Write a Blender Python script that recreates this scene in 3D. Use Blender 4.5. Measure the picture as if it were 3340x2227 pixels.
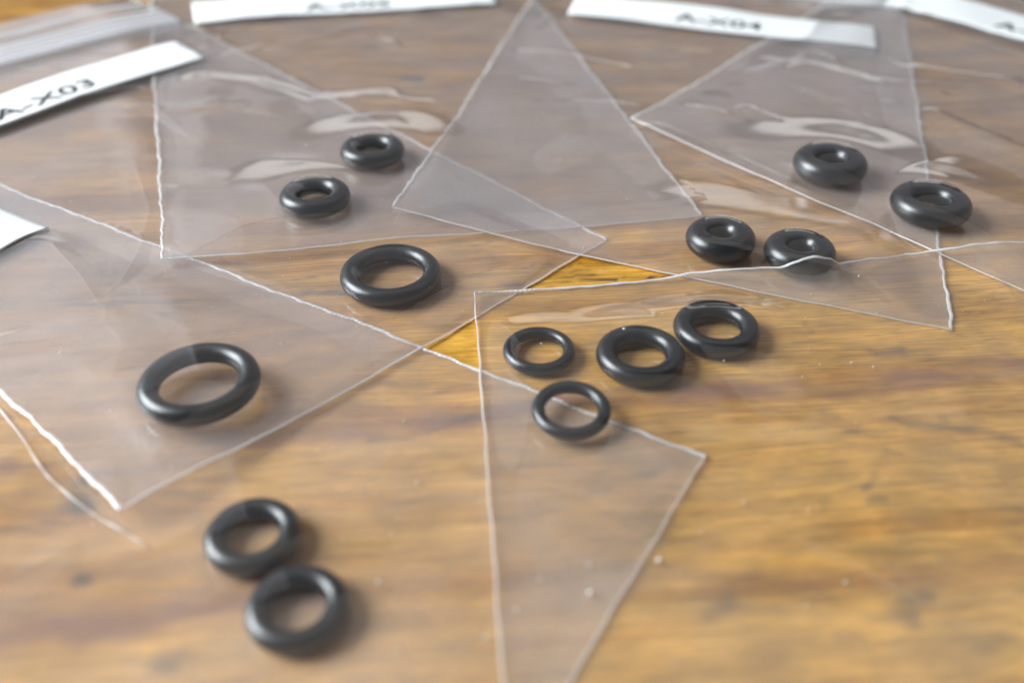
import bpy, math, random
import numpy as np

for _o in list(bpy.data.objects):
    bpy.data.objects.remove(_o, do_unlink=True)
S = bpy.context.scene
COL = S.collection
S.unit_settings.system = 'METRIC'
S.unit_settings.scale_length = 0.01          # one Blender unit is one centimetre
R = math.radians

# ------------------------------------------------------------------ camera
cam = bpy.data.cameras.new('camera')
camo = bpy.data.objects.new('camera', cam)
COL.objects.link(camo)
camo.location = (0, 0, 5.3)
camo.rotation_euler = (R(90 - 37.0), 0, 0)
cam.sensor_width = 36.0
cam.lens = 36.0 * 3053.0 / 3340.0
cam.clip_start = 0.1
cam.clip_end = 2000
cam.dof.use_dof = True
cam.dof.focus_distance = 9.5
cam.dof.aperture_fstop = 0.165
S.camera = camo

# ------------------------------------------------------------------ light
W = bpy.data.worlds.new('World')
S.world = W
W.use_nodes = True
W.node_tree.nodes['Background'].inputs[0].default_value = (0.95, 0.93, 1.0, 1)
W.node_tree.nodes['Background'].inputs[1].default_value = 0.06


def area_lamp(name, loc, target, sx, sy, radiance, col):
    l = bpy.data.lights.new(name, 'AREA')
    l.shape = 'RECTANGLE'
    l.size, l.size_y = sx, sy
    l.energy = radiance * sx * sy * math.pi   # W, for a lamp of this radiance
    l.color = col
    o = bpy.data.objects.new(name, l)
    COL.objects.link(o)
    o.location = loc
    from mathutils import Vector
    o.rotation_euler = (Vector(target) - Vector(loc)).to_track_quat('-Z', 'Y').to_euler()
    return o


# the daylit window of the room to the left, the pale wall beyond the table and the ceiling over it
area_lamp('window_light', (-82, 18, 50), (0, 8, 0), 62, 58, 20.5, (0.89, 0.955, 1.0))
area_lamp('film_streak_light', (-25, 152, 14), (-25, 20, 14), 210, 18, 0.78, (1.0, 0.97, 0.94))  # low strip added far off to put bright streaks on the creased films
area_lamp('far_wall_light', (55, 130, 84), (55, 20, 84), 230, 108, 0.20, (0.96, 0.95, 1.0))
area_lamp('window_side_wall_light', (-112, 118, 76), (-52, 8, 76), 116, 100, 0.58, (0.93, 0.94, 1.0))
area_lamp('ceiling_light', (-10, 48, 116), (-10, 48, 0), 260, 96, 0.45, (1.0, 0.95, 0.88))

S.view_settings.view_transform = 'Standard'
S.view_settings.look = 'None'
S.view_settings.exposure = 0.08
S.view_settings.gamma = 1.0
S.render.engine = 'CYCLES'
S.cycles.max_bounces = 14
S.cycles.diffuse_bounces = 4
S.cycles.glossy_bounces = 6
S.cycles.transmission_bounces = 8
S.cycles.transparent_max_bounces = 64
S.cycles.use_denoising = True
S.cycles.sample_clamp_indirect = 6.0


# ------------------------------------------------------------------ helpers
def new_mat(name):
    m = bpy.data.materials.new(name)
    m.use_nodes = True
    m.node_tree.nodes.clear()
    return m, m.node_tree.nodes, m.node_tree.links


def mesh_obj(name, verts, faces, mat, parent=None, smooth=True, base=(0, 0, 0)):
    me = bpy.data.meshes.new(name)
    v = np.asarray(verts, float) - np.asarray(base, float)
    me.from_pydata(v.tolist(), [], [tuple(map(int, f)) for f in faces])
    if smooth:
        me.polygons.foreach_set('use_smooth', np.ones(len(me.polygons), bool))
    me.materials.append(mat)
    me.update()
    o = bpy.data.objects.new(name, me)
    COL.objects.link(o)
    if parent is not None:
        o.parent = parent
    else:
        o.location = base
    return o


def tag(o, label=None, cat=None, group=None, kind=None):
    for k, v in (('label', label), ('category', cat), ('group', group), ('kind', kind)):
        if v:
            o[k] = v


def grid_faces(n, m, off=0, flip=False):
    i, j = np.meshgrid(np.arange(n - 1), np.arange(m - 1), indexing='ij')
    a = (i * m + j).ravel() + off
    f = np.stack([a, a + m, a + m + 1, a + 1], 1)
    return f[:, ::-1] if flip else f


def seg_dist(X, Y, pts):
    """distance from every point to a polyline"""
    d = np.full(X.shape, 1e9)
    for (x0, y0), (x1, y1) in zip(pts[:-1], pts[1:]):
        ex, ey = x1 - x0, y1 - y0
        t = np.clip(((X - x0) * ex + (Y - y0) * ey) / (ex * ex + ey * ey + 1e-12), 0, 1)
        d = np.minimum(d, np.hypot(X - x0 - t * ex, Y - y0 - t * ey))
    return d


def waves(X, Y, seed, lo, hi, n, amp):
    """smooth irregular relief: a sum of plane waves with random headings"""
    rg = np.random.default_rng(seed)
    z = np.zeros(X.shape)
    for _ in range(n):
        lam = lo * (hi / lo) ** rg.random()
        a = rg.random() * 2 * np.pi
        k = 2 * np.pi / lam
        z += amp * (lam / hi) ** 1.3 * np.sin(k * (np.cos(a) * X + np.sin(a) * Y) + rg.random() * 6.28)
    return z


def smooth01(t):
    t = np.clip(t, 0, 1)
    return t * t * (3 - 2 * t)


# ------------------------------------------------------------------ materials
def wood_material():
    m, N, L = new_mat('worn_wood')
    out = N.new('ShaderNodeOutputMaterial')
    bs = N.new('ShaderNodeBsdfPrincipled')
    L.new(bs.outputs[0], out.inputs[0])
    tc = N.new('ShaderNodeTexCoord')
    rot = N.new('ShaderNodeMapping')
    rot.inputs['Rotation'].default_value = (0, 0, R(-5.0))
    L.new(tc.outputs['Object'], rot.inputs[0])
    # slow wander of the grain
    wob = N.new('ShaderNodeTexNoise')
    wob.inputs['Scale'].default_value = 0.35
    wob.inputs['Detail'].default_value = 2
    L.new(rot.outputs[0], wob.inputs[0])
    wadd = N.new('ShaderNodeVectorMath'); wadd.operation = 'MULTIPLY_ADD'
    wadd.inputs[1].default_value = (0, 0.22, 0)
    L.new(wob.outputs['Color'], wadd.inputs[0])
    L.new(rot.outputs[0], wadd.inputs[2])

    def noise(sx, sy, detail, rough=0.6, dist=0.0, off=0.0):
        mp = N.new('ShaderNodeMapping')
        mp.inputs['Scale'].default_value = (sx, sy, 1)
        mp.inputs['Location'].default_value = (off, off * 1.7, off)
        L.new(wadd.outputs[0], mp.inputs[0])
        n = N.new('ShaderNodeTexNoise')
        n.inputs['Scale'].default_value = 1
        n.inputs['Detail'].default_value = detail
        n.inputs['Roughness'].default_value = rough
        n.inputs['Distortion'].default_value = dist
        L.new(mp.outputs[0], n.inputs[0])
        return n.outputs['Fac']

    def ramp(src, stops):
        r = N.new('ShaderNodeValToRGB')
        e = r.color_ramp.elements
        e[0].position, e[0].color = stops[0][0], (*stops[0][1], 1)
        e[1].position, e[1].color = stops[-1][0], (*stops[-1][1], 1)
        for p, c in stops[1:-1]:
            x = e.new(p); x.color = (*c, 1)
        L.new(src, r.inputs[0])
        return r.outputs[0]

    def mix(a, b, fac, mode='MIX'):
        x = N.new('ShaderNodeMix'); x.data_type = 'RGBA'; x.blend_type = mode
        for sock, v in ((x.inputs[0], fac), (x.inputs[6], a), (x.inputs[7], b)):
            if isinstance(v, (int, float)):
                sock.default_value = v
            elif isinstance(v, tuple):
                sock.default_value = (*v, 1)
            else:
                L.new(v, sock)
        return x.outputs[2]

    def g(v):
        return (v, v, v)

    band = ramp(noise(0.10, 1.9, 6, 0.66, 0.15), [(0.30, (0.36, 0.146, 0.010)), (0.42, (0.48, 0.222, 0.018)),
                                              (0.53, (0.64, 0.350, 0.062)), (0.62, (0.52, 0.258, 0.026)), (0.74, (0.37, 0.148, 0.013))])
    fig = ramp(noise(0.45, 4.2, 6, 0.68, 0.15, 7.0), [(0.32, g(0.86)), (0.5, g(1.0)), (0.68, g(1.14))])
    col = mix(band, fig, 0.8, 'MULTIPLY')
    mot = ramp(noise(1.7, 3.6, 5, 0.62, 0.35, 71.0), [(0.34, g(0.70)), (0.5, g(1.0)), (0.66, g(1.32))])
    col = mix(col, mot, 0.8, 'MULTIPLY')
    fib = ramp(noise(0.8, 34, 7, 0.72, 0.0, 3.0), [(0.32, g(0.38)), (0.5, g(1.0)), (0.68, g(1.5))])
    col = mix(col, fib, 0.55, 'MULTIPLY')
    fine = ramp(noise(2.2, 62, 4, 0.65, 0.0, 11.0), [(0.32, g(0.55)), (0.5, g(1.0)), (0.68, g(1.4))])
    col = mix(col, fine, 0.8, 'MULTIPLY')
    streak = ramp(noise(0.35, 19, 5, 0.6, 0.05, 19.0), [(0.60, g(0.0)), (0.70, g(1.0))])
    smul = N.new('ShaderNodeMath'); smul.operation = 'MULTIPLY'; smul.inputs[1].default_value = 0.20
    L.new(streak, smul.inputs[0])
    col = mix(col, (0.15, 0.052, 0.008), smul.outputs[0])
    blot = ramp(noise(0.8, 1.6, 3, 0.5, 0.6, 31.0), [(0.56, g(0.0)), (0.72, g(1.0))])
    bmul = N.new('ShaderNodeMath'); bmul.operation = 'MULTIPLY'; bmul.inputs[1].default_value = 0.35
    L.new(blot, bmul.inputs[0])
    col = mix(col, (0.36, 0.165, 0.05), bmul.outputs[0])

    def attr(n):
        a = N.new('ShaderNodeAttribute'); a.attribute_name = n
        return a.outputs['Fac']
    pore = ramp(noise(2.4, 55, 2, 0.5, 0.0, 43.0), [(0.66, g(0.0)), (0.72, g(1.0))])
    pmul = N.new('ShaderNodeMath'); pmul.operation = 'MULTIPLY'; pmul.inputs[1].default_value = 0.75
    L.new(pore, pmul.inputs[0])
    col = mix(col, (0.10, 0.036, 0.008), pmul.outputs[0])
    col = mix(col, mix(col, (0.50, 0.47, 0.75), 1.0, 'MULTIPLY'), attr('light_falloff'))
    col = mix(col, (0.74, 0.47, 0.19), attr('pale_patch'))
    fleck = ramp(noise(2.0, 22, 3, 0.6, 0.0, 61.0), [(0.60, g(0.0)), (0.72, g(1.0))])
    fmul = N.new('ShaderNodeMath'); fmul.operation = 'MULTIPLY'; fmul.inputs[1].default_value = 0.6
    L.new(fleck, fmul.inputs[0])
    col = mix(col, mix(col, (1.45, 1.5, 1.7), 1.0, 'MULTIPLY'), fmul.outputs[0])
    col = mix(col, (0.23, 0.080, 0.045), attr('red_band'))
    col = mix(col, (0.050, 0.036, 0.030), attr('dark_mark'))
    L.new(col, bs.inputs['Base Color'])
    bs.inputs['Roughness'].default_value = 0.5
    bs.inputs['Specular IOR Level'].default_value = 0.12
    bmp = N.new('ShaderNodeBump')
    bmp.inputs['Strength'].default_value = 0.5
    bmp.inputs['Distance'].default_value = 0.012
    hadd = N.new('ShaderNodeMath'); hadd.operation = 'ADD'
    L.new(noise(0.8, 34, 7, 0.72, 0.0, 3.0), hadd.inputs[0])
    L.new(noise(2.2, 62, 4, 0.65, 0.0, 11.0), hadd.inputs[1])
    L.new(hadd.outputs[0], bmp.inputs['Height'])
    L.new(bmp.outputs[0], bs.inputs['Normal'])
    return m


def rubber_material():
    m, N, L = new_mat('black_rubber')
    out = N.new('ShaderNodeOutputMaterial')
    bs = N.new('ShaderNodeBsdfPrincipled')
    L.new(bs.outputs[0], out.inputs[0])
    tc = N.new('ShaderNodeTexCoord')
    n = N.new('ShaderNodeTexNoise'); n.inputs['Scale'].default_value = 16; n.inputs['Detail'].default_value = 5
    L.new(tc.outputs['Object'], n.inputs[0])
    r = N.new('ShaderNodeValToRGB')
    r.color_ramp.elements[0].position = 0.3; r.color_ramp.elements[0].color = (0.0016, 0.0036, 0.0060, 1)
    r.color_ramp.elements[1].position = 0.75; r.color_ramp.elements[1].color = (0.0050, 0.0078, 0.0104, 1)
    L.new(n.outputs['Fac'], r.inputs[0])
    # bloom and lint: sparse pale specks
    v = N.new('ShaderNodeTexNoise'); v.inputs['Scale'].default_value = 55; v.inputs['Detail'].default_value = 1
    L.new(tc.outputs['Object'], v.inputs[0])
    vr = N.new('ShaderNodeValToRGB')
    vr.color_ramp.elements[0].position = 0.765; vr.color_ramp.elements[0].color = (0, 0, 0, 1)
    vr.color_ramp.elements[1].position = 0.82; vr.color_ramp.elements[1].color = (0.2, 0.2, 0.2, 1)
    L.new(v.outputs['Fac'], vr.inputs[0])
    x = N.new('ShaderNodeMix'); x.data_type = 'RGBA'
    L.new(vr.outputs[0], x.inputs[0]); L.new(r.outputs[0], x.inputs[6])
    x.inputs[7].default_value = (0.22, 0.21, 0.19, 1)
    L.new(x.outputs[2], bs.inputs['Base Color'])
    rr = N.new('ShaderNodeMapRange')
    rr.inputs['From Min'].default_value = 0.3; rr.inputs['From Max'].default_value = 0.75
    rr.inputs['To Min'].default_value = 0.28; rr.inputs['To Max'].default_value = 0.37
    L.new(n.outputs['Fac'], rr.inputs['Value'])
    L.new(rr.outputs[0], bs.inputs['Roughness'])
    bs.inputs['Specular IOR Level'].default_value = 0.85
    b = N.new('ShaderNodeBump'); b.inputs['Strength'].default_value = 0.12; b.inputs['Distance'].default_value = 0.01
    n2 = N.new('ShaderNodeTexNoise'); n2.inputs['Scale'].default_value = 90; n2.inputs['Detail'].default_value = 3
    L.new(tc.outputs['Object'], n2.inputs[0]); L.new(n2.outputs['Fac'], b.inputs['Height'])
    L.new(b.outputs[0], bs.inputs['Normal'])
    return m


def film_material(name, haze, rough, tint=(0.985, 0.985, 0.985), gain=1.5, hazecol=(0.86, 0.85, 0.86)):
    """a clear thin plastic film: mostly see-through, mirror-like at a grazing look, faintly milky"""
    m, N, L = new_mat(name)
    out = N.new('ShaderNodeOutputMaterial')
    geo = N.new('ShaderNodeNewGeometry')
    tc = N.new('ShaderNodeTexCoord')
    dot = N.new('ShaderNodeVectorMath'); dot.operation = 'DOT_PRODUCT'
    L.new(geo.outputs['Normal'], dot.inputs[0]); L.new(geo.outputs['Incoming'], dot.inputs[1])

    def math_(op, a, b=None):
        n = N.new('ShaderNodeMath'); n.operation = op
        for s, v in zip(n.inputs, (a, b)):
            if v is None:
                continue
            if isinstance(v, (int, float)):
                s.default_value = v
            else:
                L.new(v, s)
        return n.outputs[0]
    c = math_('ABSOLUTE', dot.outputs['Value'])
    k = math_('POWER', math_('SUBTRACT', 1.0, c), 5.0)
    f = math_('ADD', math_('MULTIPLY', k, 0.96 * gain), 0.042 * gain)
    f = math_('MINIMUM', f, 0.85)
    tr = N.new('ShaderNodeBsdfTransparent'); tr.inputs[0].default_value = (*tint, 1)
    df = N.new('ShaderNodeBsdfDiffuse'); df.inputs[0].default_value = (*hazecol, 1)
    tl = N.new('ShaderNodeBsdfTranslucent'); tl.inputs[0].default_value = (*hazecol, 1)
    gl = N.new('ShaderNodeBsdfGlossy'); gl.inputs['Roughness'].default_value = rough
    gl.inputs[0].default_value = (1, 1, 1, 1)
    n = N.new('ShaderNodeTexNoise'); n.inputs['Scale'].default_value = 0.9; n.inputs['Detail'].default_value = 4
    L.new(tc.outputs['Object'], n.inputs[0])
    hz = math_('MINIMUM', math_('MULTIPLY', n.outputs['Fac'], haze * 2), 0.95)
    dm = N.new('ShaderNodeMixShader'); dm.inputs[0].default_value = 0.5
    L.new(df.outputs[0], dm.inputs[1]); L.new(tl.outputs[0], dm.inputs[2])
    a = N.new('ShaderNodeMixShader')
    L.new(hz, a.inputs[0]); L.new(tr.outputs[0], a.inputs[1]); L.new(dm.outputs[0], a.inputs[2])
    b = N.new('ShaderNodeMixShader')
    L.new(f, b.inputs[0]); L.new(a.outputs[0], b.inputs[1]); L.new(gl.outputs[0], b.inputs[2])
    L.new(b.outputs[0], out.inputs[0])
    bp = N.new('ShaderNodeBump'); bp.inputs['Strength'].default_value = 0.08; bp.inputs['Distance'].default_value = 0.01
    n2 = N.new('ShaderNodeTexNoise'); n2.inputs['Scale'].default_value = 7; n2.inputs['Detail'].default_value = 3
    L.new(tc.outputs['Object'], n2.inputs[0]); L.new(n2.outputs['Fac'], bp.inputs['Height'])
    L.new(bp.outputs[0], gl.inputs['Normal'])
    return m


def simple_material(name, col, rough, spec=0.5, noise_amt=0.0, scale=20):
    m, N, L = new_mat(name)
    out = N.new('ShaderNodeOutputMaterial')
    bs = N.new('ShaderNodeBsdfPrincipled')
    L.new(bs.outputs[0], out.inputs[0])
    bs.inputs['Roughness'].default_value = rough
    bs.inputs['Specular IOR Level'].default_value = spec
    tc = N.new('ShaderNodeTexCoord')
    n = N.new('ShaderNodeTexNoise'); n.inputs['Scale'].default_value = scale; n.inputs['Detail'].default_value = 4
    L.new(tc.outputs['Object'], n.inputs[0])
    r = N.new('ShaderNodeValToRGB')
    r.color_ramp.elements[0].position = 0.3
    r.color_ramp.elements[0].color = (*[x * (1 - noise_amt) for x in col], 1)
    r.color_ramp.elements[1].position = 0.7
    r.color_ramp.elements[1].color = (*col, 1)
    L.new(n.outputs['Fac'], r.inputs[0]); L.new(r.outputs[0], bs.inputs['Base Color'])
    return m


M_WOOD = wood_material()
M_RUBBER = rubber_material()
M_FILM = film_material('clear_film', 0.014, 0.085)
M_FILM_BACK = film_material('reflection_haze_film', 0.28, 0.06, hazecol=(0.86, 0.82, 0.84))  # milky haze put in for room reflections, kept below the rings
M_FILM_BACK_WEAK = film_material('weak_reflection_haze_film', 0.15, 0.06, hazecol=(0.88, 0.84, 0.76))  # same painted-in haze, weaker and warmer, for the lower right bag
M_SEAM = film_material('welded_seam', 1.5, 0.22, gain=1.9, hazecol=(0.93, 0.92, 0.92))
M_FOLD = film_material('folded_film_edge', 0.9, 0.18, gain=1.9, hazecol=(0.93, 0.92, 0.92))
M_RIB = film_material('zip_rib_plastic', 1.6, 0.15, gain=1.9, hazecol=(0.93, 0.93, 0.95))
M_ZIP = film_material('zip_rail_plastic', 0.16, 0.15, gain=1.9, hazecol=(0.93, 0.93, 0.94))
M_LABEL = simple_material('white_label_paper', (0.84, 0.86, 0.86), 0.55, 0.35, 0.04)
M_INK = simple_material('black_ink', (0.014, 0.014, 0.014), 0.5, 0.4)
M_DUST = simple_material('pale_lint', (0.75, 0.72, 0.66), 0.7, 0.3)

# figure of the table top and creases of the films, as strokes over the table in centimetres
DARK_MARKS = [
  ([(-1.54,13.54),(-1.44,13.54)],0.11,0.97),
  ([(-2.23,3.60),(-2.17,3.60)],0.07,0.95),
  ([(-2.55,3.61),(-2.47,3.61)],0.04,0.3),
  ([(-3.00,4.24),(-2.94,4.25)],0.06,0.85),
  ([(-3.29,4.93),(-3.35,5.19)],0.09,0.75),
  ([(-3.30,4.88),(-3.31,5.05)],0.05,0.5),
  ([(-3.79,4.67),(-3.52,4.73),(-3.40,4.75)],0.05,0.5),
  ([(-0.66,5.35),(-0.61,5.34)],0.03,0.4),
  ([(-0.55,5.50),(-0.34,5.43)],0.04,0.25),
  ([(3.32,6.85),(3.48,6.85),(3.64,6.87)],0.05,0.85),
  ([(2.04,6.19),(2.08,6.17)],0.03,0.7),
  ([(2.65,6.01),(2.71,5.95)],0.05,0.4),
  ([(2.76,5.80),(2.86,5.82)],0.035,0.6),
  ([(3.26,5.93),(3.37,5.90),(3.58,5.87),(3.86,5.79),(4.16,5.66)],0.05,0.55),
  ([(3.68,5.98),(3.73,5.90)],0.03,0.35),
  ([(2.70,5.16),(2.74,5.19)],0.03,0.7),
  ([(2.76,5.19),(2.95,5.43),(3.07,5.58)],0.025,0.25),
  ([(2.72,5.01),(2.83,5.02)],0.04,0.5),
  ([(2.39,5.03),(2.42,5.05)],0.035,0.4),
  ([(2.64,3.93),(2.72,4.03),(2.85,4.09)],0.05,0.6),
  ([(1.31,3.96),(1.52,4.10)],0.07,0.5),
  ([(2.14,3.75),(2.37,3.74)],0.05,0.35),
  ([(3.11,3.74),(3.32,3.75)],0.06,0.35),
  ([(0.42,8.15),(0.65,8.18),(0.88,8.18)],0.02,0.9),
  ([(0.29,8.03),(1.01,8.11),(1.46,8.14)],0.012,0.9),
  ([(0.56,8.26),(0.93,8.29)],0.012,0.7),
  ([(0.11,7.97),(0.37,8.00)],0.02,0.7),
  ([(0.98,8.40),(1.35,8.41)],0.01,0.6),
  ([(1.00,8.04),(1.73,8.13)],0.012,0.6),
  ([(-0.72,7.31),(-0.49,7.38)],0.012,0.6),
  ([(-0.72,7.03),(-0.62,7.04)],0.02,0.5),
  ([(-0.46,8.80),(0.69,8.94)],0.012,0.5),
  ([(-0.75,8.18),(-0.12,8.26)],0.012,0.6),
  ([(-0.12,8.26),(0.71,8.39)],0.01,0.5),
  ([(-2.58,8.07),(-1.79,8.18)],0.012,0.6),
  ([(-3.37,8.34),(-2.57,8.45)],0.01,0.4),
  ([(0.67,7.03),(1.67,7.12)],0.012,0.35),
  ([(2.75,7.34),(2.84,7.20)],0.03,0.3),
  ([(-0.07,8.03),(0.29,8.11)],0.01,0.4),
  ([(4.07,7.49),(4.95,7.55)],0.012,0.7),
  ([(1.01,5.28),(1.42,5.48)],0.04,0.4),
  ([(1.83,7.64),(2.19,7.69)],0.012,0.4),
  ([(-1.14,5.68),(-0.64,5.82),(-0.23,6.01)],0.03,0.4),
  ([(-2.19,7.20),(-1.75,7.31)],0.03,0.3),
  ([(-2.66,6.93),(-2.21,7.10),(-1.56,7.20)],0.03,0.35),
  ([(-2.70,4.29),(-2.35,4.37)],0.03,0.3),
]
GRAIN_LINE = [
  ([(-5.87,7.49),(-5.04,7.55),(-4.30,7.62),(-3.41,7.69),(-2.52,7.77),(-1.70,7.85),(-0.78,7.92),(0.11,7.99)],0.03,1.0),
]
RED_BANDS = [
  ([(0.47,6.27),(1.24,6.27),(1.70,6.30),(2.85,6.35),(3.38,6.41),(4.01,6.56),(4.67,6.69)],0.12,0.8),
  ([(-2.43,5.68),(-1.71,5.77),(-1.01,5.87),(-0.23,5.99),(0.24,6.09)],0.1,0.75),
  ([(-3.41,3.82),(-2.85,3.86),(-2.22,3.93),(-1.25,4.07)],0.13,0.7),
  ([(-3.79,5.14),(-3.36,5.28),(-2.65,5.43)],0.09,0.5),
  ([(-0.08,4.01),(0.99,4.25),(2.22,4.25),(3.64,4.33)],0.1,0.35),
  ([(-0.67,6.30),(0.09,6.48)],0.06,0.3),
  ([(-2.26,8.80),(-0.85,8.99)],0.1,0.25),
  ([(2.25,8.80),(5.84,9.38)],0.2,0.25),
  ([(-4.07,5.33),(-3.67,5.35)],0.08,0.6),
]
PALE_PATCHES = [
  ([(-3.4,4.0),(-1.0,4.5),(0.0,4.9)],0.55,0.40),
  ([(-1.9,5.5),(-0.1,5.2)],0.35,0.45),
  ([(-3.9,4.55),(-2.6,4.7)],0.2,0.4),
  ([(1.2,7.3),(2.6,7.45)],0.15,0.3),
  ([(-2.33,3.59),(-1.35,3.65),(-0.50,3.72)],0.15,0.5),
  ([(-1.87,5.58),(-0.95,5.28)],0.12,0.6),
  ([(2.49,5.95),(3.81,6.01)],0.05,0.5),
  ([(1.53,5.74),(2.63,5.79)],0.08,0.5),
  ([(4.10,6.18),(4.47,6.24)],0.06,0.6),
  ([(3.37,7.71),(4.02,7.71)],0.06,0.5),
  ([(-0.92,4.96),(-0.16,5.09)],0.12,0.5),
  ([(-3.58,4.41),(-2.73,4.41)],0.1,0.5),
]

RIDGE_A = [
  ([(-5.06,13.05),(-3.83,12.83),(-2.84,12.19),(-1.80,12.44)],0.42,0.075),
  ([(-2.11,12.46),(-1.14,12.46)],0.12,0.03),
  ([(-3.88,9.38),(-3.47,9.43)],0.12,0.02),
  ([(-3.53,9.10),(-3.03,9.24)],0.05,0.02),
  ([(-3.64,8.62),(-2.29,8.94),(-0.37,9.08)],0.12,0.03),
  ([(-4.66,12.16),(-3.72,12.28)],0.1,0.02),
]
RIDGE_B = [
  ([(1.88,11.60),(2.73,10.58),(3.62,9.48),(4.15,8.80)],0.2,0.06),
  ([(-0.04,14.54),(1.67,13.73)],0.15,0.04),
  ([(2.28,10.46),(3.10,9.38)],0.1,0.03),
]
RIDGE_D = [
  ([(3.13,12.09),(3.75,11.46),(4.05,11.07)],0.12,0.05),
  ([(4.27,13.59),(5.13,12.77)],0.3,0.05),
  ([(4.16,12.61),(4.81,11.73)],0.1,0.04),
  ([(5.67,12.01),(6.47,10.82)],0.15,0.05),
  ([(6.04,13.59),(7.32,13.09)],0.2,0.05),
  ([(2.31,13.09),(3.92,14.69)],0.12,0.04),
]
RIDGE_C = [
  ([(-6.75,11.46),(-5.96,12.46),(-5.34,12.80)],0.12,0.04),
  ([(-5.21,12.19),(-4.11,12.38)],0.1,0.03),
]
RIDGE_F = [
  ([(-5.07,8.80),(-4.08,7.49),(-3.37,6.73)],0.35,0.05),
  ([(-4.74,6.86),(-4.04,6.93),(-3.54,6.42)],0.3,0.04),
]
RIDGE_E = [
  ([(2.55,7.95),(3.15,8.04)],0.08,0.03),
  ([(4.90,8.76),(4.89,7.71)],0.1,0.04),
]


# ------------------------------------------------------------------ table top
def paint(X, Y, strokes, soft, seed):
    rg = np.random.default_rng(seed)
    val = np.zeros(X.shape)
    jx = waves(X, Y, seed + 1, 0.12, 0.9, 10, 0.03)
    jy = waves(X, Y, seed + 2, 0.10, 0.7, 10, 0.018)
    tex = 0.75 + 0.35 * np.tanh(waves(X * 0.5, Y * 3.0, seed + 3, 0.25, 1.2, 14, 0.8))
    for pts, w, s in strokes:
        d = seg_dist(X + jx, Y + jy, pts)
        val = np.maximum(val, s * (1 - smooth01((d - w * 0.25) / (w * soft))))
    return np.clip(val * tex, 0, 1)


def make_table():
    fx = np.concatenate([[-45, -30, -20, -13], np.arange(-10, 10.01, 0.045), [13, 20, 30, 45]])
    fy = np.concatenate([[-12, -5, 0], np.arange(2.6, 19.5, 0.045), [22, 30, 45, 62]])
    X, Y = np.meshgrid(fx, fy, indexing='ij')
    n, m = X.shape
    Z = waves(X, Y, 5, 0.6, 3.0, 10, 0.0006)
    top = np.stack([X, Y, Z], -1).reshape(-1, 3)
    faces = grid_faces(n, m).tolist()
    k = len(top)
    box = [(-45, -12, -2.6), (45, -12, -2.6), (45, 62, -2.6), (-45, 62, -2.6)]
    verts = np.concatenate([top, box])
    b = [k, k + 1, k + 2, k + 3]
    faces.append([b[3], b[2], b[1], b[0]])
    # the four sides meet the rim of the top
    rim_s = [i * m for i in range(n)]
    rim_n = [i * m + m - 1 for i in range(n)]
    rim_w = [j for j in range(m)]
    rim_e = [(n - 1) * m + j for j in range(m)]
    faces.append([b[0], b[1]] + rim_s[::-1])
    faces.append([b[2], b[3]] + rim_n)
    faces.append([b[3], b[0]] + rim_w)
    faces.append([b[1], b[2]] + rim_e[::-1])
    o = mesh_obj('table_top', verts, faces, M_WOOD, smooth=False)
    pad = np.zeros(4)
    dark = paint(X, Y, DARK_MARKS, 1.6, 11)
    line = paint(X, Y, GRAIN_LINE, 1.8, 21)
    # far light falloff painted as browner wood, its border wandering along the grain
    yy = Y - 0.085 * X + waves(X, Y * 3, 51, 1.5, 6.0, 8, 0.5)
    falloff = smooth01((yy - 6.9) / 4.2) * (0.85 + 0.15 * np.tanh(waves(X * 0.4, Y * 3, 52, 0.5, 2.0, 10, 1.0)))
    falloff = falloff * (1 - 0.45 * smooth01((X - 1.0) / 3.0) * smooth01((11 - Y) / 2.0))
    for nm, v in (('light_falloff', np.clip(falloff, 0, 1)), ('dark_mark', np.clip(np.maximum(dark, line * 0.75) * 1.0, 0, 0.97)), ('red_band', paint(X, Y, RED_BANDS, 1.5, 31) * 1.0),
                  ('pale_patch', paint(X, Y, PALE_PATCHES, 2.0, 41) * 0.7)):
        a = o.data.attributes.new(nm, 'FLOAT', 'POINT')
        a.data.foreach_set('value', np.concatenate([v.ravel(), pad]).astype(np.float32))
    tag(o, 'worn amber wooden table top with dark grain streaks and stains', 'table', kind='structure')
    return o


make_table()

# ------------------------------------------------------------------ the pile: height of what lies on the table so far
GX0, GY0, GRES = -12.0, -1.0, 0.05
GNX, GNY = 500, 500
PILE = np.zeros((GNX, GNY))


def pile_at(x, y, F):
    fx = np.clip((np.asarray(x) - GX0) / GRES, 0, GNX - 1.001)
    fy = np.clip((np.asarray(y) - GY0) / GRES, 0, GNY - 1.001)
    i, j = fx.astype(int), fy.astype(int)
    a, b = fx - i, fy - j
    return (F[i, j] * (1 - a) * (1 - b) + F[i + 1, j] * a * (1 - b) + F[i, j + 1] * (1 - a) * b + F[i + 1, j + 1] * a * b)


def box_blur(F, r, times):
    for _ in range(times):
        for ax in (0, 1):
            P = np.concatenate([np.repeat(F.take([0], ax), r + 1, ax), F, np.repeat(F.take([-1], ax), r, ax)], ax)
            c = np.cumsum(P, ax)
            n = F.shape[ax]
            F = (c.take(range(2 * r + 1, 2 * r + 1 + n), ax) - c.take(range(0, n), ax)) / (2 * r + 1)
    return F


BAG_W, BAG_L = 5.95, 11.9


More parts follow.
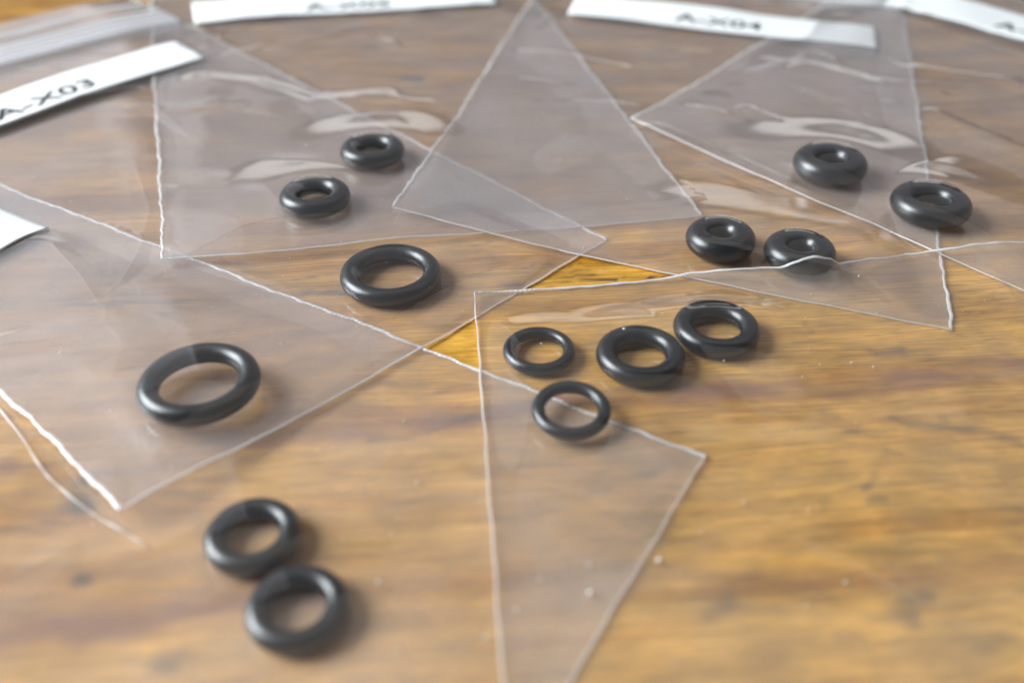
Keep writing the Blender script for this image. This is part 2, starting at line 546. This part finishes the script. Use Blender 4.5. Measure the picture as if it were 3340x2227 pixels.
class Bag:
    """a small grip-seal bag: two films joined down both sides and along the bottom fold"""

    def __init__(self, c0, c1, ang0, ang1, seed, rings, lifts=(), ridges=(), crinkle=1.0, wander=0.8, bow=None, spread=1.0):
        self.c0, self.c1 = np.array(c0, float), np.array(c1, float)
        self.a0, self.a1 = R(ang0), R(ang1)
        self.seed = seed
        self.wander = wander
        self.bow = bow              # how far the first side bows outward, against the distance from the fold
        global PILE
        nu, nv = 151, 301
        s = np.linspace(0, 1, nu); v = np.linspace(0, BAG_L, nv)
        S_, V_ = np.meshgrid(s, v, indexing='ij')
        X, Y = self.xy(S_, V_)
        self.X, self.Y = X, Y
        soft = box_blur(PILE, 5, 3)
        base = np.maximum(pile_at(X, Y, PILE), pile_at(X, Y, soft)) + 0.006
        lift = np.zeros_like(X)
        for (ls, lv, amp, sg) in lifts:
            d2 = ((S_ - ls) * BAG_W) ** 2 + (V_ - lv) ** 2
            lift += amp * np.exp(-d2 / (2 * sg * sg))
        n1 = waves(X, Y, seed, 1.2, 5.0, 14, 0.010 * crinkle)
        bot = base + lift + np.maximum(n1 - n1.min(), 0) * 0.35
        e_side = np.minimum(S_, 1 - S_) * BAG_W
        edge = smooth01(np.minimum(e_side / 0.9, V_ / 0.7))
        # rings rest on the lower film
        self.ring_z = []
        tent = np.zeros_like(X)
        core = np.zeros_like(X)
        for (rx, ry, Rm, r, extra) in rings:
            d = np.hypot(X - rx, Y - ry)
            zb = np.percentile(bot[(d < Rm + 0.5 * r) & (d > Rm - 0.5 * r)], 93) + 0.003 + extra
            self.ring_z.append(zb)
            h = 2 * r + 0.022                     # clearance the film needs over the crown of the ring
            sg = Rm / math.sqrt(math.log(1.22))
            dome = 1.22 * h * np.exp(-(d / sg) ** 2)
            skirt = h * np.exp(-(np.maximum(d - Rm, 0) / (spread * (0.70 + 2.8 * r))) ** 1.6)
            w = smooth01((d - Rm * 0.7) / (Rm * 0.5))
            t = dome * (1 - w) + np.maximum(dome, skirt) * w
            t = np.maximum(t, 0) + np.maximum(zb - bot, 0) * np.exp(-(d / (Rm + 4 * r + 0.3)) ** 2) * 1.15
            tent = np.maximum(tent, t)
            core = np.maximum(core, np.exp(-(d / (Rm + 1.1 * r)) ** 6))
        n2 = waves(X, Y, seed + 50, 0.9, 5.0, 18, 0.018 * crinkle)
        n2 = n2 + waves(X, Y, seed + 60, 0.35, 1.2, 10, 0.0014 * crinkle)
        # handling creases: short straight thin folds
        rc = np.random.default_rng(seed + 70)
        crease = np.zeros_like(X)
        for _ in range(int(26 * crinkle)):
            cs_, cv_ = rc.random(), rc.random() * 10
            cx, cy = self.xy(cs_, cv_)
            an, ln = rc.random() * np.pi, 0.5 + 1.6 * rc.random()
            p = [(cx - ln * np.cos(an), cy - ln * np.sin(an)), (cx, cy), (cx + ln * np.cos(an + 0.25), cy + ln * np.sin(an + 0.25))]
            d = seg_dist(X, Y, p)
            far = smooth01(1 - np.hypot(X - cx, Y - cy) / (ln * 1.05))
            crease += (0.006 + 0.016 * rc.random()) * crinkle * np.exp(-(d / (0.05 + 0.05 * rc.random())) ** 2) * far
        wr = np.zeros_like(X)
        for pts, w, h in ridges:
            d = seg_dist(X, Y, pts)
            (x0, y0), (x1, y1) = pts[0], pts[-1]
            ln = math.hypot(x1 - x0, y1 - y0) + 1e-6
            t = ((X - x0) * (x1 - x0) + (Y - y0) * (y1 - y0)) / ln / ln
            taper = smooth01((t + 0.25) / 0.35) * smooth01((1.25 - t) / 0.35)
            wr += 1.8 * h * np.exp(-(d / (0.8 * w)) ** 2 * 0.7) * taper
        body = 0.022 + np.maximum(n2 - n2.min(), 0) * 0.45 + np.maximum(wr, 0) + crease
        gap = np.maximum(body, 0.006)
        # where a ring holds the film up, it is drawn tight over it
        tight = np.exp(-((tent / 0.10) ** 2))
        gap = gap * (0.25 + 0.75 * tight)
        edge2 = smooth01(np.minimum(e_side / 0.9, V_ / 0.4))
        top = bot + ((gap * edge) ** 4 + (tent * edge2) ** 4) ** 0.25 + 0.001
        self.s, self.v, self.bot, self.top = s, v, bot, top
        # leave its height on the pile
        for _ in range(1):
            ss = np.linspace(0, 1, 260); vv = np.linspace(0, BAG_L, 520)
            SS, VV = np.meshgrid(ss, vv, indexing='ij')
            xx, yy = self.xy(SS, VV)
            zz = self.sample(SS, VV, bot + np.maximum(0.25 * (top - bot), np.minimum(tent, top - bot) * (0.3 + 0.7 * core)))   # a bag on top presses the loose film down
            i = ((xx - GX0) / GRES + 0.5).astype(int); j = ((yy - GY0) / GRES + 0.5).astype(int)
            ok = (i >= 0) & (i < GNX) & (j >= 0) & (j < GNY)
            np.maximum.at(PILE, (i[ok], j[ok]), zz[ok])

    def xy(self, S_, V_):
        bx = self.c0[0] + (self.c1[0] - self.c0[0]) * S_
        by = self.c0[1] + (self.c1[1] - self.c0[1]) * S_
        a = self.a0 + (self.a1 - self.a0) * S_
        if self.bow is not None:
            k = np.interp(V_, self.bow[0], self.bow[1]) * np.clip(1 - S_, 0, 2) ** 4
            ln = np.hypot(*(self.c1 - self.c0))
            bx = bx - k * (self.c1[0] - self.c0[0]) / ln
            by = by - k * (self.c1[1] - self.c0[1]) / ln
        return bx + np.cos(a) * V_, by + np.sin(a) * V_

    def sample(self, S_, V_, F):
        fi = np.clip(np.asarray(S_) * (len(self.s) - 1), 0, len(self.s) - 1.001)
        fj = np.clip(np.asarray(V_) / BAG_L * (len(self.v) - 1), 0, len(self.v) - 1.001)
        i, j = fi.astype(int), fj.astype(int)
        a, b = fi - i, fj - j
        return (F[i, j] * (1 - a) * (1 - b) + F[i + 1, j] * a * (1 - b) + F[i, j + 1] * (1 - a) * b + F[i + 1, j + 1] * a * b)

    def build(self, label, label_span=None, text=None, text_span=None, zip_in_view=True, back=None, group='clear grip-seal bags fanned over the table'):
        c = (self.c0 + self.c1) / 2
        base = (c[0], c[1], 0.0)
        e = bpy.data.objects.new('plastic_bag', None)
        e.empty_display_size = 0.5
        COL.objects.link(e)
        e.location = base
        tag(e, label, 'plastic bag', group)
        nu, nv = self.X.shape
        # films: one sheet up, one sheet down, sharing the sides and the fold
        tv = np.stack([self.X, self.Y, self.top], -1).reshape(-1, 3)
        bv = np.stack([self.X, self.Y, self.bot], -1).reshape(-1, 3)
        mesh_obj('front_film', tv, grid_faces(nu, nv), M_FILM, e, base=base)
        mesh_obj('back_film', bv, grid_faces(nu, nv, flip=True), back or M_FILM_BACK, e, base=base)
        rg = np.random.default_rng(self.seed + 7)
        # side seams: a melted bead with little cross ribs, wandering a touch
        for side in (0, 1):
            vs = np.arange(0.0, BAG_L, 0.0115)
            wander = np.zeros_like(vs)
            for lam, am in ((1.7, 0.010), (0.8, 0.007), (0.37, 0.006), (0.19, 0.004)):
                wander += self.wander * am * np.sin(2 * np.pi * vs / lam * (1 + 0.1 * rg.standard_normal()) + rg.random() * 6)
            ph = np.cumsum(np.full(vs.shape, 0.0115 / 0.052) * (1 + 0.25 * np.sin(vs * 3 + rg.random() * 6)))
            bead = 0.5 + 0.5 * np.sin(2 * np.pi * ph)
            irr = 0.45 + 0.75 * np.interp(vs, np.linspace(0, BAG_L, 90), rg.random(90)) * np.interp(vs, np.linspace(0, BAG_L, 14), 0.6 + 0.4 * rg.random(14))
            strong = np.clip(np.interp(vs, np.linspace(0, BAG_L, 24), rg.random(24) * 1.5 - 0.35), 0.1, 1)
            bead = 0.5 + (bead - 0.5) * strong
            wid = 0.021 * (0.75 + 0.35 * bead) * irr + 0.004
            hgt = 0.011 * (0.35 + 0.65 * bead) * irr + 0.004
            cs = np.linspace(0, 2 * np.pi, 8, endpoint=False)
            off = (wander[:, None] + wid[:, None] * np.cos(cs)[None]) / BAG_W
            SS = (off if side == 0 else 1 + off)
            VV = np.repeat(vs[:, None], 8, 1)
            x, y = self.xy(SS, VV)
            zc = self.sample(np.full(vs.shape, float(side)), vs, self.top)
            z = zc[:, None] + 0.004 + hgt[:, None] * np.sin(cs)[None]
            vt = np.stack([x, y, z], -1).reshape(-1, 3)
            f = []
            nn = len(vs)
            ii = np.arange(nn - 1)
            for q in range(8):
                p = (q + 1) % 8
                f.append(np.stack([ii * 8 + q, ii * 8 + p, (ii + 1) * 8 + p, (ii + 1) * 8 + q], 1))
            f = np.concatenate(f).tolist()
            f.append(list(range(8))); f.append([(nn - 1) * 8 + q for q in range(8)][::-1])
            mesh_obj('seam', vt, f, M_SEAM, e, base=base)
        # the fold along the bottom
        ss = np.linspace(0, 1, 260)
        wob = 0.004 * np.sin(ss * 31 + self.seed) + 0.003 * np.sin(ss * 77 + 2 * self.seed)
        cs = np.linspace(0, 2 * np.pi, 6, endpoint=False)
        SS = np.repeat(ss[:, None], 6, 1)
        VV = wob[:, None] + 0.0085 * np.cos(cs)[None]
        x, y = self.xy(SS, VV)
        z = self.sample(ss, np.zeros_like(ss), self.top)[:, None] + 0.0085 * np.sin(cs)[None] + 0.001
        ii = np.arange(len(ss) - 1)
        f = np.concatenate([np.stack([ii * 6 + q, ii * 6 + (q + 1) % 6, (ii + 1) * 6 + (q + 1) % 6, (ii + 1) * 6 + q], 1) for q in range(6)]).tolist()
        mesh_obj('bottom_fold', np.stack([x, y, z], -1).reshape(-1, 3), f, M_FOLD, e, base=base)
        if zip_in_view:
            self.rail(e, base, 9.72, 10.62, [0.06, 0.2, 0.42, 0.66, 0.92], 0.03)
            self.rail(e, base, 11.05, 11.22, [0.5], 0.02)
        if label_span:
            self.label(e, base, label_span, text, text_span)
        return e

    def rail(self, e, base, v0, v1, ribs, h):
        ss = np.linspace(0.006, 0.994, 120)
        vv = np.linspace(v0, v1, 60)
        SS, VV = np.meshgrid(ss, vv, indexing='ij')
        t = (VV - v0) / (v1 - v0)
        prof = np.zeros_like(t)
        for r_ in ribs:
            prof = np.maximum(prof, np.exp(-((t - r_) / (0.28 / (len(ribs) + 1))) ** 2))
        prof *= 1 + 0.15 * np.sin(SS * 40 + VV * 3)
        x, y = self.xy(SS, VV)
        zt = self.sample(SS, VV, self.top)
        up = np.stack([x, y, zt + 0.006 + h * prof], -1).reshape(-1, 3)
        dn = np.stack([x, y, zt + 0.002], -1).reshape(-1, 3)
        n, m = SS.shape
        f = grid_faces(n, m).tolist() + grid_faces(n, m, n * m, True).tolist()
        rim = [i * m for i in range(n)] + [(n - 1) * m + j for j in range(1, m)] + [i * m + m - 1 for i in range(n - 2, -1, -1)] + [j for j in range(m - 2, 0, -1)]
        for a, b in zip(rim, rim[1:] + rim[:1]):
            f.append([a + n * m, b + n * m, b, a])
        ro = mesh_obj('zip_rail', np.concatenate([up, dn]), f, M_ZIP, e, base=base)
        # the rounded ribs that press together stand out of the rail
        cs = np.linspace(0, 2 * np.pi, 8, endpoint=False)
        n = len(ss)
        ii = np.arange(n - 1)
        ff = np.concatenate([np.stack([ii * 8 + q, ii * 8 + (q + 1) % 8, (ii + 1) * 8 + (q + 1) % 8, (ii + 1) * 8 + q], 1) for q in range(8)])
        for q, r_ in enumerate(ribs):
            vc = v0 + (v1 - v0) * r_
            hw = (0.030, 0.075, 0.085, 0.060, 0.030)[q % 5]
            VV2 = vc + hw * np.cos(cs)[None] + 0 * ss[:, None]
            SS2 = np.repeat(ss[:, None], 8, 1)
            x, y = self.xy(SS2, VV2)
            z = self.sample(SS2, np.full_like(SS2, vc), self.top) + 0.02 + h + 0.022 * np.sin(cs)[None]
            mesh_obj('zip_rib', np.stack([x, y, z], -1).reshape(-1, 3), ff, M_RIB, ro, base=base)

    def label(self, e, base, span, text, text_span):
        u0, u1, v0, v1, dv = span            # dv: how far the strip runs askew over its length
        n, m = 90, 24
        uu = np.linspace(u0, u1, n); tt = np.linspace(0, 1, m)
        UU, TT = np.meshgrid(uu, tt, indexing='ij')

        def place(U_, T_, lift):
            fr = (U_ - u0) / (u1 - u0)
            V_ = v0 + (v1 - v0) * T_ + dv * fr
            x, y = self.xy(U_ / BAG_W, V_)
            return np.stack([x, y, self.sample(U_ / BAG_W, V_, self.top) + lift], -1)
        up = place(UU, TT, 0.022).reshape(-1, 3)
        dn = place(UU, TT, 0.008).reshape(-1, 3)
        f = grid_faces(n, m).tolist() + grid_faces(n, m, n * m, True).tolist()
        rim = [i * m for i in range(n)] + [(n - 1) * m + j for j in range(1, m)] + [i * m + m - 1 for i in range(n - 2, -1, -1)] + [j for j in range(m - 2, 0, -1)]
        for a, b in zip(rim, rim[1:] + rim[:1]):
            f.append([a + n * m, b + n * m, b, a])
        lo = mesh_obj('label', np.concatenate([up, dn]), f, M_LABEL, e, base=base)
        if not text:
            return
        cu = bpy.data.curves.new('lettering', 'FONT')
        cu.body = text
        cu.offset = 0.018
        cu.resolution_u = 4
        tmp = bpy.data.objects.new('lettering_curve', cu)
        COL.objects.link(tmp)
        bpy.context.view_layer.update()
        me = bpy.data.meshes.new_from_object(tmp.evaluated_get(bpy.context.evaluated_depsgraph_get()))
        bpy.data.objects.remove(tmp)
        me.name = 'lettering'
        co = np.empty(len(me.vertices) * 3); me.vertices.foreach_get('co', co); co = co.reshape(-1, 3)
        t0, t1, b0, b1 = text_span           # extent along the strip, and across it as shares of its height
        x = (co[:, 0] - co[:, 0].min()) / (co[:, 0].max() - co[:, 0].min())
        y = (co[:, 1] - co[:, 1].min()) / (co[:, 1].max() - co[:, 1].min())
        p = place(t0 + (t1 - t0) * x, b0 + (b1 - b0) * y, 0.026) - np.array(base)
        me.vertices.foreach_set('co', p.ravel())
        me.materials.append(M_INK)
        me.update()
        o = bpy.data.objects.new('lettering', me)
        COL.objects.link(o)
        o.parent = lo


# ------------------------------------------------------------------ rings
def ring_mesh(Rm, r):
    n, m = 128, 48
    a = np.linspace(0, 2 * np.pi, n, endpoint=False); b = np.linspace(0, 2 * np.pi, m, endpoint=False)
    A, B = np.meshgrid(a, b, indexing='ij')
    # a moulded ring carries a hair-thin parting line round its waist
    rr = r * (1 + 0.012 * np.exp(-(np.sin(B) / 0.05) ** 2))
    x = (Rm + rr * np.cos(B)) * np.cos(A); y = (Rm + rr * np.cos(B)) * np.sin(A); z = rr * np.sin(B)
    v = np.stack([x, y, z], -1).reshape(-1, 3)
    i, j = np.meshgrid(np.arange(n), np.arange(m), indexing='ij')
    i2, j2 = (i + 1) % n, (j + 1) % m
    f = np.stack([i * m + j, i2 * m + j, i2 * m + j2, i * m + j2], -1).reshape(-1, 4)
    me = bpy.data.meshes.new('rubber_ring')
    me.from_pydata(v.tolist(), [], f.tolist())
    me.polygons.foreach_set('use_smooth', np.ones(len(me.polygons), bool))
    me.materials.append(M_RUBBER)
    me.update()
    return me


def put_ring(me, x, y, z, label, group, tilt=0.0, turn=0.0):
    o = bpy.data.objects.new('rubber_ring', me)
    COL.objects.link(o)
    o.location = (x, y, z)
    o.rotation_euler = (R(tilt), 0, 0)
    tag(o, label, 'rubber ring', group)
    return o


SIZES = {'A': (0.294, 0.107), 'B': (0.239, 0.131), 'C': (0.422, 0.091), 'D': (0.296, 0.142),
         'E': (0.276, 0.056), 'e': (0.313, 0.090), 'F': (0.268, 0.079), 'd': (0.309, 0.128)}
MESH = {k: ring_mesh(*v) for k, v in SIZES.items()}


def rings_of(lst):
    return [(x, y, *SIZES[k], extra) for k, x, y, extra in lst]


def fill(bag, lst, labels, group, tilts=None):
    for q, ((k, x, y, extra), lab) in enumerate(zip(lst, labels)):
        put_ring(MESH[k], x, y, bag.ring_z[q] + SIZES[k][1], lab, group, (tilts or {}).get(q, 0.0))


# ------------------------------------------------------------------ the bags, from the bottom of the pile to its top
FR = [('F', -1.877, 4.565, 0), ('F', -1.438, 3.934, 0)]
bf = Bag((-1.458, 0.330), (1.551, 5.463), 149.6, 148.8, 61, rings_of(FR), (), RIDGE_F, 0.8)
bf.build('lowest clear bag with two medium rings, blank label end at the left edge',
         (0.55, 5.56, 7.48, 8.6, 0.10))
fill(bf, FR, ['blurred black rubber ring touching the nearest ring, farther of that front pair',
              'blurred black rubber ring nearest of all, at the bottom of the picture'], 'two medium rings in the front bag')

CR = [('C', -1.234, 8.019, 0), ('C', -2.662, 6.155, 0)]
bc = Bag((-2.86, 4.748), (1.03, 8.864), 137.1, 132.9, 62, rings_of(CR),
         [(0.0, 0.0, 0.12, 0.8), (0.0, 1.7, 0.085, 0.8), (0.6, 8.6, 0.05, 1.5)], RIDGE_C, 0.8, spread=1.5)
ec = bc.build('clear bag with label A-X03 and two wide thin rings, its near corner curled up',
         (0.45, 5.38, 7.40, 8.38, 0.45), 'A-X03', (2.30, 3.72, 0.17, 0.53))
fill(bc, CR, ['wide thin black ring on bare-looking wood at the picture centre, the sharpest one',
              'wide thin black ring, largest in the picture, near the curled bag corner on the left'],
     'two wide rings in the bag A-X03')

# pale strand added for the lifted seam's reflection on the bag below
_lo = [(-4.75, 6.38), (-4.37, 6.03), (-4.05, 5.70), (-3.80, 5.40), (-3.64, 5.23), (-3.37, 5.00), (-3.12, 4.82), (-2.88, 4.67), (-2.66, 4.54)]


def make_seam_reflection(parent):
    base = tuple(parent.location)
    n = 120
    t = np.linspace(0, 1, n)
    k = np.linspace(0, 1, len(_lo))
    lx, ly = np.interp(t, k, [p[0] for p in _lo]), np.interp(t, k, [p[1] for p in _lo])
    lz = np.full(n, 0.034) + 0.006 * np.sin(t * 23)
    cs = np.linspace(0, 2 * np.pi, 6, endpoint=False)
    rad = 0.006 + 0.007 * (0.5 + 0.5 * np.sin(t * 41 + 2 * np.sin(t * 13)))
    ex = lx[:, None] + rad[:, None] * np.cos(cs)[None]; ey = ly[:, None] + 0 * cs[None]
    ez = lz[:, None] + rad[:, None] * np.sin(cs)[None]
    ii = np.arange(n - 1)
    ff = np.concatenate([np.stack([ii * 6 + c, ii * 6 + (c + 1) % 6, (ii + 1) * 6 + (c + 1) % 6, (ii + 1) * 6 + c], 1) for c in range(6)])
    mesh_obj('seam_reflection', np.stack([ex, ey, ez], -1).reshape(-1, 3), ff, M_FOLD, parent, base=base)


make_seam_reflection(ec)

AR = [('A', -1.741, 10.768, 0), ('A', -2.252, 9.534, 0)]
ba = Bag((-3.623, 8.273), (2.162, 9.39), 108.0, 102.4, 63, rings_of(AR),
         [(0.0, 0.0, 0.07, 0.8)], RIDGE_A, 1.0)
ba.build('clear bag with label A-X05 at the top left holding two thick small rings',
         (0.62, 5.28, 7.85, 9.0, 0.0), 'A-X05', (2.30, 3.62, 0.16, 0.48))
fill(ba, AR, ['small thick black ring beside a bag seam, farther of the two in bag A-X05',
              'small thick glossy black ring, nearer of the two in bag A-X05'], 'two thick rings in the bag A-X05')

BR = [('B', 2.228, 8.645, 0), ('B', 3.010, 8.385, 0)]
bb = Bag((-1.341, 9.30), (4.193, 7.194), 78.0, 74.2, 64, rings_of(BR),
         [(0.0, 0.0, 0.04, 0.7)], RIDGE_B, 1.0)
bb.build('clear bag with label A-X04 in the middle of the fan holding two fat rings',
         (0.75, 5.50, 7.42, 8.5, 0.12), 'A-X04', (2.45, 3.80, 0.20, 0.52))
fill(bb, BR, ['fat black ring with a tiny hole beside the sharp tip of a bag corner',
              'fat black ring whose near side is crossed by the rough seam of another bag'], 'two fat rings in the bag A-X04')

DR = [('D', 3.845, 10.33, 0), ('d', 4.713, 9.345, 0)]
bd = Bag((1.60, 11.813), (5.555, 7.367), 52.2, 48.6, 65, rings_of(DR),
         [(0.0, 0.0, 0.05, 0.7)], RIDGE_D, 1.5)
bd.build('crinkled clear bag at the upper right holding two big fat rings',
         (0.85, 5.75, 7.12, 8.35, -0.1), 'A-X', (2.60, 3.40, 0.2, 0.5))
fill(bd, DR, ['big fat black ring with a pale film reflection across its hole, upper right',
              'big fat black ring rightmost of all, lying over a vertical bag seam'], 'two big fat rings in the right-hand bag')

ER = [('E', 0.248, 6.793, 0), ('E', 0.495, 5.90, 0.05), ('e', 1.162, 6.690, 0), ('e', 1.920, 7.10, 0)]
be = Bag((-0.374, 7.764), (0.059, 1.83), 8.8, 4.0, 66, rings_of(ER), (), RIDGE_E, 0.45, 0.6,
         ([0, 2.2, 2.8, 3.3, 3.75, 4.2, 4.6, 12], [0, 0, -0.09, -0.215, -0.20, -0.06, 0, 0]), 0.8)
be.build('smooth clear bag over the bare wood at the lower right holding four rings', None, None, None, False, M_FILM_BACK_WEAK)
fill(be, ER, ['slim black ring lying flat nearest the left fold of the lower right bag',
              'slim greyish ring over another bag seam that shows through its hole',
              'medium black ring touching its twin, the one closer to the slim rings',
              'medium black ring touching its twin, the one closer to the fat rings'],
     'four rings in the lower right bag', {1: 4.0})


# ------------------------------------------------------------------ lint on the films and the wood
def make_dust():
    rg = np.random.default_rng(77)
    V, F = [], []
    spots = []
    for _ in range(190):
        y = 3.4 + 11 * rg.random() ** 1.3
        x = (rg.random() * 2 - 1) * (1.2 + 0.5 * y)
        s = 0.004 + 0.009 * rg.random() ** 3
        spots.append((x, y, s, s * (1 + 2 * rg.random() ** 3), s * 0.6))
    spots += [(1.05, 4.39, 0.026, 0.026, 0.02), (0.54, 4.10, 0.024, 0.024, 0.02), (1.03, 6.93, 0.012, 0.02, 0.012)]
    for x, y, a, b, h in spots:
        z = float(pile_at(x, y, PILE)) + h * 0.5
        th = rg.random() * 3.14
        k = len(V)
        for q in range(5):
            t = th + q * 2 * math.pi / 5
            V.append((x + b * math.cos(t) * math.cos(th) - a * math.sin(t) * math.sin(th),
                      y + b * math.cos(t) * math.sin(th) + a * math.sin(t) * math.cos(th), z))
        V.append((x, y, z + h)); V.append((x, y, z - h * 0.5))
        for q in range(5):
            F.append((k + q, k + (q + 1) % 5, k + 5)); F.append((k + (q + 1) % 5, k + q, k + 6))
    o = mesh_obj('dust', V, F, M_DUST)
    tag(o, 'fine pale specks of dust and lint scattered on the films', 'dust', kind='stuff')


make_dust()
